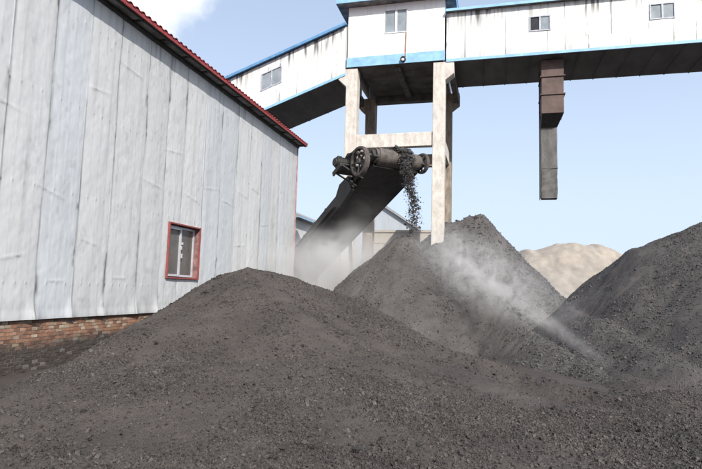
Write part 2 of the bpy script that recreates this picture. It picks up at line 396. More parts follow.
right_ridge = [(3.4,10.6,.30),(2.9,12.6,.62),(2.5,15,.95),(2.4,17.5,1.15),(2.7,20.9,1.30),(3.49,20.3,2.2),(4.67,19.9,3.20),(5.7,20.0,3.72),(6.65,20.19,4.06),(8.5,20.64,4.52),(11,21,4.6),(14,21,4.0)]
heap('coal_heap', right_ridge, lin(.345, .4), (-4, 20, 6, 32), .06, M['coal_grey'],
     'broad dark coal heap rising out of the right edge of the view', 33, kx=1.15, kl=2.45, rough=(.14, .05),
     lump=[(42000, .006, .012, .09, .45, .52, (0, 11, 8, 20.5))])

# ================================================================== FAR HILL
def hill():
    xs = np.linspace(-160, 220, 500); ys = np.linspace(150, 420, 220)
    X, Y = np.meshgrid(xs, ys, indexing='ij')
    Z = 19.5*np.exp(-((X-31)/38)**2-((Y-230)/45)**2)+9*np.exp(-((X+20)/60)**2-((Y-270)/60)**2)+10*np.exp(-((X-110)/60)**2-((Y-280)/60)**2)
    Z += (fbm(X*.045, Y*.045, 60, 5)-.5)*5*np.clip(Z/8, 0, 1)+(fbm(X*.25, Y*.05, 63, 4)-.5)*1.2*np.clip(Z/8, 0, 1)-.8
    Z -= (1-np.abs(fbm(X*.11+Y*.02, Y*.035, 71, 4)*2-1)*2.2)*1.3*np.clip(Z/8, 0, 1)
    V = np.stack([X, Y, Z], -1).reshape(-1, 3); F = grid_faces(500, 220)
    m = mat('dry_hillside', (.31, .268, .222), .95, var=.16, scale=.35, bump=.8, bscale=.8, stretch=(1, .22, 1))
    o = link_mesh('hill', np_mesh('hill', V, F), m, smooth=True); tag(o, 'bare tan hill on the horizon between the coal heaps', 'hill', kind='structure')
hill()

# ================================================================== WALL SHEET HELPER
def sheet(name, O, ud, vd, nd, Lu, Lv, us, vs, parent, m, seams, base, holes=(), depth=.02, dirt=1.0, seed=0, top_dirt=.3, flare=False, streak=.5, strokes=()):
    """steel cladding: dented panels with lapped seams; u along the wall, v up, nd outward normal"""
    us = sorted(set(np.round(us, 4)) | {h[0] for h in holes} | {h[1] for h in holes}); vs = sorted(set(np.round(vs, 4)) | {h[2] for h in holes} | {h[3] for h in holes})
    hu = [h[0] for h in holes]+[h[1] for h in holes]; hv = [h[2] for h in holes]+[h[3] for h in holes]
    us = np.array([q for q in us if q in hu or all(abs(q-w) > .012 for w in hu)]); vs = np.array([q for q in vs if q in hv or all(abs(q-w) > .012 for w in hv)])
    U, Vv = np.meshgrid(us, vs, indexing='ij')
    seams = np.array(seams); k = np.clip(np.searchsorted(seams, U)-1, 0, len(seams)-2)
    a = seams[k]; b = seams[k+1]; t = np.clip((U-a)/(b-a), 0, 1)
    wob = (fbm(Vv*.7+k*7.7, k*3.1+0*U, seed, 3)-.5)*.05
    ds = np.minimum(np.abs(U-a+wob), np.abs(U-b+wob))
    D = depth*.6*(np.clip(np.sin(np.pi*t), 0, 1)**.45)+(fbm(U*1.1, Vv*.6, seed+1, 4)-.5)*depth*.8
    D += depth*.6*np.exp(-(((U-a)+wob)/.018)**2)
    D += (fbm(U*5, Vv*3.2, seed+2, 3)-.5)*depth*.75+(fbm(U*13, Vv*9, seed+22, 2)-.5)*depth*.22
    rib = np.abs(((U-a)/.235) % 1-.5)*2
    D += depth*.08*sstep(.82, .95, rib)
    # short buckles across a panel
    for (cu, cv, w, sl) in strokes:
        g = np.exp(-((Vv-cv-sl*(U-cu))/.025)**2)*np.exp(-((U-cu)/w)**4)*(.3+fbm(U*6, Vv*0+cv, seed, 2)); D += depth*.55*g
    ribl = np.exp(-(np.minimum((U-a) % .235, .235-(U-a) % .235)/.010)**2)
    sv = (Vv+.25) % 1.75; screw = ribl*np.exp(-((sv-.9)/.022)**2)
    D += depth*.7*screw
    if flare:
        fl = sstep(.45, 0, Vv)*np.exp(-(ds/.13)**2); D += .05*fl*(.5+vn(k*5.1, k*0., 3))
        D += .02*sstep(.2, 0, Vv)
    P = np.array(O)[None, None]+U[..., None]*np.array(ud)+Vv[..., None]*np.array(vd)+D[..., None]*np.array(nd)
    # paint: panel to panel tone, soot and painted gap shadow in laps, streaks below the eave, scuffs
    pt = .93+.13*_h(k*1.0, k*0., seed+4)
    blue = (_h(k*1.0, k*0.+2, seed+4) > .62)*.55
    Cc = np.array(base)[None, None]*pt[..., None]*(1+(blue[..., None]*np.array([-.045, 0, .06])))
    lap = np.exp(-(ds/.012)**2)*(.55+.45*sstep(.35, .7, fbm(Vv*1.3+k*9, k*1., seed+6, 3)))
    st = sstep(.46, .76, fbm(U*11, Vv*.6, seed+7, 3))*(.25+1.1*sstep(.35, .65, fbm(U*.9, Vv*.3, seed+17, 3)))*sstep(Lv*top_dirt+.2, 0, Lv-Vv)*1.0
    st2 = sstep(.50, .80, fbm(U*8, Vv*.4, seed+9, 3))*.45
    bl = sstep(.64, .76, fbm(U*4.5, Vv*3, seed+8, 5, .68))*.45
    tuft = np.exp(-((ds+.02)/.07)**2)*sstep(.64, .80, fbm(U*2+k*5, Vv*1.4, seed+12, 4, .65))
    sk = 0
    for (cu, cv, w, sl) in strokes: sk = sk+np.exp(-((Vv-cv-sl*(U-cu)+.015)/.014)**2)*np.exp(-((U-cu)/w)**4)
    low = sstep(.5, 0, Vv)*.12
    dd = np.clip(lap*.75+st*streak+st2*streak*.6+ribl*.09+screw*.5+bl*.35+tuft*.95+low+np.clip(sk*(fbm(U*7, Vv*3, seed+31, 3)*1.6-.4), 0, 1)*.6, 0, .93)*dirt
    Cc = Cc*(1-dd[..., None])+np.array([.055, .050, .046])*dd[..., None]
    F = grid_faces(len(us), len(vs))
    if holes:
        uc = (us[:-1]+us[1:])/2; vc = (vs[:-1]+vs[1:])/2; UC, VC = np.meshgrid(uc, vc, indexing='ij'); kp = np.ones(UC.size, bool)
        for h in holes: kp &= ~((UC.ravel() > h[0]) & (UC.ravel() < h[1]) & (VC.ravel() > h[2]) & (VC.ravel() < h[3]))
        F = F[kp]
    me = np_mesh(name, P.reshape(-1, 3), F, Cc.reshape(-1, 3))
    return link_mesh(name, me, m, parent, smooth=True)

# ================================================================== SHED (left)
shed = thing('industrial_shed', (-8, 8, 0), 'long grey steel clad shed with red roof edge on a sooty brick base', 'shed')
SX = -8.0; Y0, Y1 = -5.0, 21.2; ZB, ZT = .90, 7.53
seams_w = [-5, -4, -3.1, -2.2, -1.3, -.3, .6, 1.5, 2.5, 3.5, 4.4, 5.3, 6.3, 7.22, 8.14, 9.03, 9.95, 11.0, 11.88, 12.68, 13.73, 14.7, 15.74, 16.7, 17.68, 18.53, 19.35, 20.3, 21.2]
WY0, WY1, WZ0, WZ1 = 12.16, 13.66, 1.76, 3.16
us = np.concatenate([np.linspace(Y0, 5.9, 120), np.arange(6.0, 15, .02), np.arange(15, 21.21, .03)])-Y0
vs = np.concatenate([np.arange(0, 1.0, .025), np.arange(1.0, 6.6, .035), [6.63]])
strokes = [(10.4-Y0, 6.42-ZB, .45, -.10), (8.3-Y0, 3.25-ZB, .35, -.25), (13.2-Y0, 3.95-ZB, .4, -.18), (14.2-Y0, 4.4-ZB, .4, .12), (15.2-Y0, 4.15-ZB, .45, -.1),
           (16.2-Y0, 4.6-ZB, .42, -.15), (16.2-Y0, 2.9-ZB, .45, .1), (12.2-Y0, 5.0-ZB, .35, .1), (9.4-Y0, 5.6-ZB, .3, .1), (8.6-Y0, 1.6-ZB, .2, .0), (10.4-Y0, 1.7-ZB, .2, .0),
           (11.4-Y0, 4.0-ZB, .4, -.12), (17.2-Y0, 4.9-ZB, .4, -.12), (18.1-Y0, 3.8-ZB, .35, .15), (7.0-Y0, 4.6-ZB, .6, -.12), (7.6-Y0, 2.0-ZB, .25, .2), (9.4-Y0, 2.4-ZB, .25, -.2)]
sheet('wall', (SX, Y0, ZB), (0, 1, 0), (0, 0, 1), (1, 0, 0), Y1-Y0, ZT-ZB, us, vs, shed, M['clad'], np.array(seams_w)-Y0, (.455, .465, .47),
      holes=[(WY0-Y0, WY1-Y0, WZ0-ZB, WZ1-ZB)], depth=.020, seed=5, flare=True, streak=.45, top_dirt=.12, strokes=strokes)
MB().box(-22, -8.06, Y1-.08, Y1-.02, 0, 7.45).box(-22, -8.06, Y0, Y0+.06, 0, 7.45).box(-22, -21.94, Y0+.07, Y1-.09, 0, 7.45).prism([(-22, 7.45), (-8.06, 7.45), (-15, 8.8)], Y1-.08, Y1-.03, 'y').prism([(-22, 7.45), (-8.06, 7.45), (-15, 8.8)], Y0+.01, Y0+.06, 'y').build('end_wall', M['farwall'], shed)
# brick base, brick by brick
def bricks():
    Vs = []; Fs = []; Cs = []; n = 0; course = .0655; L = .128
    base = np.array([[.29, .155, .10], [.34, .20, .135], [.26, .14, .095], [.36, .28, .205], [.21, .125, .09], [.38, .31, .235]])
    for k in range(15):
        z0 = -.08+k*course; y = Y0-(k % 2)*L/2
        while y < Y1-.02:
            a = y+.005; b = min(y+L-.006, Y1-.01); z1 = z0+course-.011; x = SX-.027+random.uniform(-.004, .004)
            vv = np.array([(x-.08, a, z0), (x, a, z0), (x, b, z0), (x-.08, b, z0), (x-.08, a, z1), (x, a, z1), (x, b, z1), (x-.08, b, z1)])+np.random.default_rng(n).normal(0, .0018, (8, 3))
            # split the face in 3 along the length so the soot edge can vary
            c = base[random.choices(range(6), [5, 4, 4, 3, 2, 2])[0]]*random.uniform(.75, 1.15)
            zc = (z0+z1)/2; edge = .44+.16*float(fbm(np.array(y*.7), np.array(0.), 77, 3))+.05*math.sin(y*1.3)
            s = float(sstep(edge+.15, edge-.15, np.array(zc+random.uniform(-.05, .05))))*.93
            top = float(sstep(.76, .86, np.array(zc)))*.35
            s = max(s, top, .12*random.random()); c = c*(1-s)+np.array([.045, .042, .040])*s
            if s > .8 and random.random() < .05: c = c+.07
            Vs.append(vv); Fs.append(CF+8*n); Cs.append(np.repeat(c[None], 8, 0)); n += 1; y += L
    me = np_mesh('bricks', np.concatenate(Vs), np.concatenate(Fs), np.concatenate(Cs), True)
    return link_mesh('brick_base', me, M['brick'], shed)
bb = bricks()
MB().box(SX-.3, SX-.034, Y0, Y1-.01, -.3, .87).build('mortar', M['mortar'], bb)
# roof with corrugated red sheet
def corr_roof():
    ys = np.arange(Y0-.15, Y1+.20, .02); prof = .022*np.clip(np.cos((ys)*2*np.pi/.22)*1.6, -1, 1)
    xs = [-7.60, -15.0, -22.5]; zs = [7.64, 9.05, 7.6]
    V = []; 
    for x, z in zip(xs, zs):
        V.append(np.stack([np.full_like(ys, x), ys, z+prof], 1))
    for x, z in zip(xs[::-1], zs[::-1]):
        V.append(np.stack([np.full_like(ys, x), ys, z+prof-.012], 1))
    V.append(V[0].copy())
    V = np.concatenate(V); F = grid_faces(7, len(ys))
    return link_mesh('roof', np_mesh('roof', V, F), M['redroof'], shed)
rf = corr_roof()
MB().box(-7.65, -7.62, Y0-.14, Y1+.19, 7.53, 7.625).build('eave_trim', M['red'], rf, bevel=.006)
MB().box(-8.6, -7.655, Y0-.12, Y1+.17, 7.545, 7.575).build('soffit', M['soffit'], rf)
g = MB()
for k in range(27): y = Y0+.2+k*1.0; g.box(-8.02, -7.665, y, y+.05, 7.51, 7.543)
g.box(-7.72, -7.68, Y0-.1, Y1+.15, 7.51, 7.543).box(-7.985, -7.93, Y0-.1, Y1+.05, 7.44, 7.543)
g.build('eave_rafters', M['dark'], rf)
MB().box(-7.975, -7.95, Y1-.03, Y1+.01, .88, 7.44).box(-8.06, -7.976, Y1-.012, Y1+.01, .88, 7.44).build('corner_trim', M['pink'], shed, bevel=.004)
# window
def frame_yz(mb, x0, x1, y0, y1, z0, z1, w):
    mb.box(x0, x1, y0, y1, z0, z0+w).box(x0, x1, y0, y1, z1-w, z1).box(x0, x1, y0, y0+w, z0+w, z1-w).box(x0, x1, y1-w, y1, z0+w, z1-w); return mb
wf = frame_yz(MB(), -7.975, -7.93, WY0-.02, WY1+.02, WZ0-.02, WZ1+.02, .038).build('window', M['red_faded'], shed, bevel=.004)
frame_yz(MB(), -8.16, -7.976, WY0-.015, WY1+.015, WZ0-.015, WZ1+.015, .025).build('reveal', M['reveal'], wf)
sh = frame_yz(MB(), -8.15, -8.10, WY0+.037, WY1-.037, WZ0+.037, WZ1-.037, .055)
sh.box(-8.15, -8.085, 12.90, 12.955, WZ0+.09, WZ1-.09); sh.box(-8.10, -8.07, WY0+.04, 12.93, WZ0+.045, WZ0+.10).box(-8.10, -8.07, WY0+.04, 12.93, WZ1-.13, WZ1-.08)
sh.box(-8.085, -8.06, 12.93, 12.97, 2.52, 2.62).box(-8.09, -8.065, 12.97, 13.02, 2.66, 2.72).box(-8.09, -8.06, 12.975, 13.0, 2.3, 2.42)
sh.build('sash', M['alu'], wf)
MB().box(-8.14, -8.13, WY0+.08, 12.90, WZ0+.08, WZ1-.08).build('pane', M['glass_dark'], wf)
MB().box(-8.14, -8.13, 12.955, WY1-.08, WZ0+.08, WZ1-.08).build('pane', M['glass_dark'], wf)

# ================================================================== TOWER
tower = thing('transfer_tower', (-4.8, 28.5, 0), 'white conveyor drive house raised on four concrete columns with blue edging', 'tower')
TY0, TY1 = 26.0, 31.0
cl = [(-7.31, -6.72, 26.0, 26.6, 1), (-2.88, -2.29, 26.0, 26.6, 1), (-7.31, -6.72, 30.4, 31.0, 1), (-2.88, -2.29, 30.4, 31.0, 1)]
for i, (x0, x1, y0, y1, _) in enumerate(cl):
    b = MB(); left = x0 < -5
    xo = x0-.42 if left else x1+.42; xi = x0 if left else x1
    poly = [(x0, -.3), (x1, -.3), (x1, 12.80), (x0, 12.80)]
    if left: poly = [(x0, -.3), (x1, -.3), (x1, 12.80), (xo, 12.80), (xo, 12.28), (x0, 11.88)]
    else: poly = [(x0, -.3), (x1, -.3), (x1, 11.88), (xo, 12.20), (xo, 12.80), (x0, 12.80)]
    b.prism(poly, y0, y1, 'y').build('column', M['conc'] if i < 2 else M['conc_shade'], tower, bevel=.025)
b = MB()
for (z0, z1) in ((8.66, 9.35),):
    b.box(-6.719, -2.881, 26.08, 26.48, z0, z1)
b.build('cross_beam', M['conc'], tower, bevel=.02)
MB().box(-6.719, -2.881, 30.5, 30.9, 8.66, 9.35).build('cross_beam', M['conc_shade'], tower, bevel=.02)
for x0 in (-7.2, -2.78):
    MB().prism([(26.601, 8.66), (30.399, 8.66), (30.399, 9.35), (26.601, 9.35)], x0, x0+.38, 'x').prism([(26.601, 8.2), (27.1, 8.655), (26.601, 8.655)], x0+.03, x0+.35, 'x').build('cross_beam', M['conc'], tower, bevel=.02)
# deck and beams under the house
MB().box(-6.72, -2.88, 26.02, 30.98, 12.86, 12.90).box(-4.85, -4.55, 26.3, 30.35, 12.62, 12.858).box(-6.70, -2.90, 30.42, 30.9, 12.50, 12.856).build('deck', M['slab'], tower, bevel=.01)
MB().box(-7.70, -7.40, 26.62, 30.38, 12.30, 12.79).build('corbel_beam', M['slab'], tower, bevel=.01)
MB().box(-2.16, -1.90, 26.62, 30.38, 12.22, 12.79).build('corbel_beam', M['slab'], tower, bevel=.01)
# house walls
HX0, HX1 = -7.26, -2.34; WHITE = (.80, .80, .79)
HW = (-5.37, -4.21, 14.50, 15.72)
sheet('wall', (HX0, TY0-.02, 13.38), (1, 0, 0), (0, 0, 1), (0, -1, 0), HX1-HX0, 2.68, np.arange(0, 4.93, .04), np.arange(0, 2.69, .04), tower, M['gclad'],
      [0, .98, 1.96, 2.94, 3.92, 4.92], WHITE, holes=[(HW[0]-HX0, HW[1]-HX0, HW[2]-13.38, HW[3]-13.38)], depth=.006, dirt=.22, seed=81, streak=.3)
MB().box(HX0+.02, HX0+.06, TY0+.03, TY1, 12.87, 16.06).box(HX1-.06, HX1-.02, TY0+.03, TY1, 12.87, 16.06).box(HX0+.07, HX1-.07, TY1-.06, TY1-.02, 12.87, 16.06).box(HX0+.07, HX1-.07, TY0+.05, TY0+.06, 14.3, 15.9).build('wall', mat('side_cladding', WHITE, .5, var=.1, scale=1.5), tower)
MB().box(HX0-.03, HX1+.02, TY0-.07, TY0-.03, 12.86, 13.37).build('fascia_band', M['blue'], tower, bevel=.006)
hw = MB()
def frame_xz(mb, y0, y1, x0, x1, z0, z1, w):
    mb.box(x0, x1, y0, y1, z0, z0+w).box(x0, x1, y0, y1, z1-w, z1).box(x0, x0+w, y0, y1, z0+w, z1-w).box(x1-w, x1, y0, y1, z0+w, z1-w); return mb
frame_xz(hw, 25.945, 26.04, HW[0]-.01, HW[1]+.01, HW[2]-.01, HW[3]+.01, .045).box(-4.83, -4.72, 25.955, 26.03, HW[2]+.04, HW[3]-.04)
w_ = hw.build('window', M['white'], tower, bevel=.004)
for a, b_ in ((HW[0]+.04, -4.835), (-4.715, HW[1]-.04)):
    MB().box(a, b_, 26.0, 26.01, HW[2]+.04, HW[3]-.04).build('pane', M['glass_grey'], w_)
# roof
rb = MB()
ex0, ex1, ey0, ey1 = HX0-.52, HX1+.50, TY0-.55, TY1+.5
rb.box(ex0, ex1, ey0, ey1, 16.07, 16.10)
ro = rb.build('roof', M['soffit'], tower)
fr = MB().box(ex0-.02, ex1+.02, ey0-.03, ey0-.003, 16.06, 16.42).box(ex0-.02, ex1+.02, ey1+.003, ey1+.03, 16.06, 16.42).box(ex0-.03, ex0-.003, ey0, ey1, 16.06, 16.42).box(ex1+.003, ex1+.03, ey0, ey1, 16.06, 16.42)
fr.build('roof_fascia', M['blue'], ro, bevel=.006)
MB().prism([(ex0-.05, 16.425), (ex1+.05, 16.425), ((ex0+ex1)/2, 17.2)], ey0-.06, ey1+.06, 'y').build('roof_sheet', M['blueroof'], ro)
# round floodlight and its rusty conduit
lp = MB().ring((-4.36, 25.86, 13.04), (0, 1, 0), .135, .095, .14, 24).cyl((-4.36, 25.90, 13.04), (-4.36, 25.935, 13.04), .10, 20).build('floodlight', M['dark'], tower)
MB().cyl((-4.36, 25.845, 13.04), (-4.36, 25.87, 13.04), .082, 20).build('lamp_glass', M['glass_lamp'], lp)
MB().cyl((-4.26, 25.915, 13.18), (-4.24, 25.93, 14.48), .022, 8).build('conduit', M['rust_streak'], tower)

# ================================================================== GALLERIES
def gwindow(parent, x0, x1, z0, z1, y, panes, sl=0.0, zref=None):
    """framed two pane window in a gallery wall; sl = slope of the gallery"""
    f = lambda v: Vector((v.x, v.y, v.z+sl*(v.x-(x0))))
    w = frame_xz(MB(), y-.035, y+.05, x0, x1, z0, z1, .055); xm = (x0+x1)/2
    w.box(xm-.04, xm+.04, y-.03, y+.045, z0+.05, z1-.05); o = w.map(f).build('window', M['frame_grey'], parent, bevel=.004)
    MB().box(x0+.05, xm-.04, y+.015, y+.025, z0+.05, z1-.05).map(f).build('pane', M[panes[0]], o)
    p2 = MB().box(xm+.04, x1-.05, y+.005, y+.015, z0+.05, z1-.05).map(f).build('pane', M[panes[1]], o)
GX0, GX1 = -2.26, 22.0; GZ0, GZ1 = 12.80, 15.28; GY0, GY1 = 26.0, 29.55
gal = thing('conveyor_gallery', (6, 27.8, 12.8), 'level white conveyor gallery running from the tower out of the right edge', 'gallery')
hl = [(1.62, 2.58, 13.94, 14.69), (6.78, 7.81, 14.0, 14.75)]
ss = [0]; 
while ss[-1] < GX1-GX0: ss.append(ss[-1]+random.choice([.76, .9, .82, 1.0]))
sheet('wall', (GX0, GY0, GZ0+.12), (1, 0, 0), (0, 0, 1), (0, -1, 0), GX1-GX0, GZ1-GZ0-.12, np.arange(0, GX1-GX0, .035), np.arange(0, 2.36, .035), gal, M['gclad'], ss, (.64, .64, .62),
      holes=[(a-GX0, b-GX0, c-GZ0-.12, d-GZ0-.12) for a, b, c, d in hl], depth=.010, dirt=.95, seed=91, streak=.8, top_dirt=.42)
for i, h in enumerate(hl): gwindow(gal, *h, GY0, ('open_dark', 'glass_grey') if i == 0 else ('glass_grey', 'glass_grey'))
MB().box(GX0, GX1, GY1-.05, GY1, GZ0+.05, GZ1).box(GX0, GX0+.04, GY0+.03, GY1-.06, GZ0+.05, GZ1).box(GX1-.05, GX1, GY0+.03, GY1-.06, GZ0+.05, GZ1).box(GX0+.05, GX1-.06, GY0+.06, GY0+.07, GZ0+.3, GZ1-.1).build('wall', M['farwall'], gal)
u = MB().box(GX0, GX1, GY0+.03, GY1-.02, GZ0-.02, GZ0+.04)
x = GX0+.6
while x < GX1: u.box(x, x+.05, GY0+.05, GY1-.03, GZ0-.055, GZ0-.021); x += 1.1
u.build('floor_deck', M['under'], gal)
MB().box(GX0, GX1, GY0-.04, GY0+.02, GZ0-.03, GZ0+.11).build('bottom_trim', M['blue'], gal, bevel=.005)
MB().prism([(GY0-.22, GZ1+.03), (GY1+.22, GZ1+.03), ((GY0+GY1)/2, GZ1+.55)], GX0-.04, GX1, 'x').build('roof', M['blueroof'], gal)
MB().box(GX0, GX1, GY0-.20, GY0-.02, GZ1-.005, GZ1+.026).build('soffit', M['soffit'], gal)
MB().box(GX0-.04, GX1, GY0-.25, GY0-.225, GZ1-.03, GZ1+.10).build('top_trim', M['blue'], gal, bevel=.005)
for x in (21.0,): MB().box(x, x+.6, 26.1, 26.7, -.3, GZ0-.06).box(x, x+.6, 28.7, 29.3, -.3, GZ0-.06).build('support_leg', M['conc'], gal, bevel=.02)

inc = thing('conveyor_gallery', (-14, 27.8, 10), 'sloping white conveyor gallery climbing from behind the shed up to the tower', 'gallery')
IX1 = -7.34; S = .362; IZ = 12.50; LX = 30.0; HGT = 2.62
sm = lambda v: Vector((v.x, v.y, v.z+S*(v.x-IX1)))
iw = (-12.0, -10.86, 13.74, 14.66)
ul = np.arange(0, LX, .04)
ss = [0]
while ss[-1] < LX: ss.append(ss[-1]+random.choice([.8, .95, 1.1]))
zb = IZ+.12
holes = [(LX+(iw[0]-IX1), LX+(iw[1]-IX1), 13.62-zb, 14.55-zb)]
sheet('wall', (IX1-LX, GY0, zb-S*LX), (1, 0, S), (0, 0, 1), (0, -1, 0), LX, HGT-.12, ul, np.arange(0, HGT-.12+.01, .04), inc, M['gclad'], ss, (.64, .64, .62),
      holes=holes, depth=.010, dirt=.95, seed=97, streak=.9, top_dirt=.42)
zw = 13.62+S*(iw[0]-IX1)
gwindow(inc, iw[0]-.02, iw[1]+.02, zw-.01, zw+.94, GY0, ('glass_grey', 'glass_grey'), sl=S)
a, b_ = IX1-LX, IX1
MB().box(a, b_, GY1-.05, GY1, IZ+.05, IZ+HGT).box(a, a+.05, GY0+.05, GY1-.06, IZ+.05, IZ+HGT).box(b_-.05, b_, GY0+.05, GY1-.06, IZ+.05, IZ+HGT).box(a+.06, b_-.06, GY0+.06, GY0+.07, IZ+.2, IZ+HGT-.1).map(sm).build('wall', M['farwall'], inc)
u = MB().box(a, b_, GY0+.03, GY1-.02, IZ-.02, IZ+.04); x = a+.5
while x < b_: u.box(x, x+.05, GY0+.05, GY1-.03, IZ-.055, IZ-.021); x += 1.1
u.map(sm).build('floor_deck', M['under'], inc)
MB().box(a, b_, GY0-.04, GY0+.02, IZ-.03, IZ+.11).map(sm).build('bottom_trim', M['blue'], inc, bevel=.005)
MB().prism([(GY0-.22, IZ+HGT+.03), (GY1+.22, IZ+HGT+.03), ((GY0+GY1)/2, IZ+HGT+.45)], a, b_, 'x').map(sm).build('roof', M['blueroof'], inc)
MB().box(a, b_, GY0-.25, GY0-.225, IZ+HGT-.03, IZ+HGT+.12).map(sm).build('top_trim', M['blueroof'], inc, bevel=.005)

# ================================================================== DISCHARGE CHUTE under the level gallery
ch = thing('discharge_chute', (2.7, 27.2, 12.7), 'rusty steel chute with a long grey duct hanging below the level gallery', 'chute')
cx0, cx1, cy0, cy1 = 2.19, 3.20, 26.55, 27.75
MB().box(cx0, cx1, cy0, cy1, 11.95, 12.74).box(cx0+.01, cx1-.01, cy0+.01, cy1-.01, 11.07, 11.89).box(cx0, cx1-.005, cy0+.005, cy1, 10.12, 11.01).build('chute_box', M['rusty'], ch, bevel=.012)
for z in (11.89, 11.01):
    MB().box(cx0-.05, cx1+.06, cy0-.05, cy1+.05, z, z+.06).build('flange', M['rusty'], ch, bevel=.008)
MB().hexa([(cx0+.02, cy0+.70, 9.62), (cx0+.76, cy0+.70, 9.62), (cx0+.76, cy1-.03, 9.62), (cx0+.02, cy1-.03, 9.62),
           (cx0+.02, cy0+.03, 10.118), (cx1-.03, cy0+.03, 10.118), (cx1-.03, cy1-.03, 10.118), (cx0+.02, cy1-.03, 10.118)]).build('hopper', M['dark'], ch)
def duct():
    n = 90; xs = np.linspace(0, 1, 15); zs = np.linspace(6.17, 9.617, n)
    x0, x1, y0, y1 = cx0+.03, cx0+.76, cy0+.68, cy0+1.17
    loop = [(x0+(x1-x0)*t, y0) for t in xs]+[(x1, y0+(y1-y0)*t) for t in xs[1:]]+[(x1-(x1-x0)*t, y1) for t in xs[1:]]+[(x0, y1-(y1-y0)*t) for t in xs[1:]]
    loop = np.array(loop); k = len(loop); c = loop.mean(0); V = np.zeros((n, k, 3))
    for i, z in enumerate(zs):
        s = 1+.015*np.sin(z*5)
        V[i, :, :2] = c+(loop-c)*s; V[i, :, 2] = z
    r = (fbm(V[..., 0]*1.5+V[..., 1], V[..., 2]*4.5-V[..., 0]*2.5, 5, 3)-.5)*.12*sstep(8.0, 7.2, V[..., 2])
    V[..., 1] += r*(V[..., 1] < y0+.1); V[..., 0] += r*.5
    F = grid_faces(n, k)
    o = link_mesh('duct', np_mesh('duct', V.reshape(-1, 3), F), M['duct'], ch, smooth=True)
    MB().box(x0-.02, x1+.02, y0-.02, y1+.02, 7.62, 7.65).build('band', M['duct'], o)
    MB().box(x0-.06, x0-.028, y0-.05, y0+.02, 6.15, 12.6).box(x0-.06, x0-.028, y1-.05, y1+.02, 6.15, 12.6).build('guide_rail', M['dark'], ch)
    for z in np.arange(6.6, 12.5, .75): MB().box(x0-.10, x0-.061, y0-.05, y0+.02, z, z+.06).build('bracket', M['dark'], ch)
duct()

# ================================================================== BELT CONVEYOR
HEAD = Vector((-3.19, 17.93, 6.02)); SLP = .48
dh = Vector((-.703, .711, 0)).normalized(); dl = (dh-Vector((0, 0, SLP))).normalized()   # head -> tail
ax = Vector((.711, .703, 0)).normalized()                                                # to the right end of the drum
up = ax.cross(dl).normalized()
if up.z < 0: up = -up
def cv(v): return HEAD+ax*v.x+dl*v.y+up*v.z          # local (across, towards tail, normal)
LC = 12.2
conv = thing('belt_conveyor', tuple(HEAD+dh*5-Vector((0, 0, 6))), 'dusty inclined belt conveyor tipping coal over its head drum', 'conveyor')
fr = MB()
for s in (-1, 1):
    fr.box(s*.93-.05, s*.93+.05, .0, LC, -.16, .10)          # channel stringers
    fr.box(s*.93-.09, s*.93+.09, .0, LC, -.20, -.16)
for k in range(9):
    y = .9+k*1.35; fr.box(-.879, .879, y, y+.08, -.15, -.07)
fr.map(cv).build('frame', M['rail'], conv)
# underside cover plates (near black)
MB().box(-.875, .875, .16, LC-.2, -.325, -.305).box(-.90, -.876, .14, LC-.2, -.34, -.202).box(.876, .90, .14, LC-.2, -.34, -.202).map(cv).build('return_pan', M['rail'], conv)
# belt: carrying strand, wrap round the drum, return strand
bl = MB(); hw_, R = .80, .262
path = [(R, LC)] ; sec = []
sec.append((LC, R)); sec.append((0, R))
for i in range(1, 13):
    a = math.pi*i/12; sec.append((-R*math.sin(a), R*math.cos(a)))
sec.append((LC, -R))
n = len(sec); vs = []; 
for (y, z) in sec: vs += [(-hw_, y, z), (hw_, y, z)]
k0 = len(vs)
for i, (y, z) in enumerate(sec):
    if 1 <= i <= n-2: l = math.hypot(y, z); q = ((y*(R+.018)/R), z*(R+.018)/R)
    elif i == 0: q = (y, z+.018)
    else: q = (y, z-.018)
    vs += [(-hw_, q[0], q[1]), (hw_, q[0], q[1])]
fs = []
for i in range(n-1): fs += [(2*i, 2*i+1, 2*i+3, 2*i+2), (k0+2*i, k0+2*i+2, k0+2*i+3, k0+2*i+1), (2*i, 2*i+2, k0+2*i+2, k0+2*i), (2*i+1, k0+2*i+1, k0+2*i+3, 2*i+3)]
bl.add(vs, fs)
bo = bl.map(cv).build('belt', M['belt'], conv)
bo.data.materials.clear(); bo.data.materials.append(mat('dusty_belt_rubber', (.10, .085, .075), .8, var=.35, scale=5, bump=.15))
dr = MB(); dr.cyl((-.875, 0, 0), (.875, 0, 0), R-.012, 40).ring((-.885, 0, 0), (1, 0, 0), R-.01, R-.06, .06, 40).ring((.885, 0, 0), (1, 0, 0), R-.01, R-.06, .06, 40).cyl((-1.55, 0, 0), (1.18, 0, 0), .055, 16)
dr.map(cv).build('head_drum', M['drum'], conv, bevel=.004)
def wheel(name, x, ro, w, ns, tilt=0, off=(0, 0)):
    b = MB().ring((x, 0, 0), (1, 0, 0), ro, ro-.075, w, 40).ring((x, 0, 0), (1, 0, 0), ro+.012, ro-.02, w*.35, 40).cyl((x-w*.62, 0, 0), (x+w*.62, 0, 0), .10, 20)
    for k in range(ns):
        a = 2*math.pi*k/ns+tilt; c, s = math.cos(a), math.sin(a)
        b.bar((x, c*.08, s*.08), (x, c*(ro-.06), s*(ro-.06)), .055, .05)
    return b.map(lambda v: cv(v+Vector((0, *off)))).build(name, M['wheel'], conv, bevel=.005)
wheel('drive_wheel', -1.40, .49, .17, 5, .4, (.16, -.22))
wheel('end_wheel', 1.09, .355, .12, 5, .2)
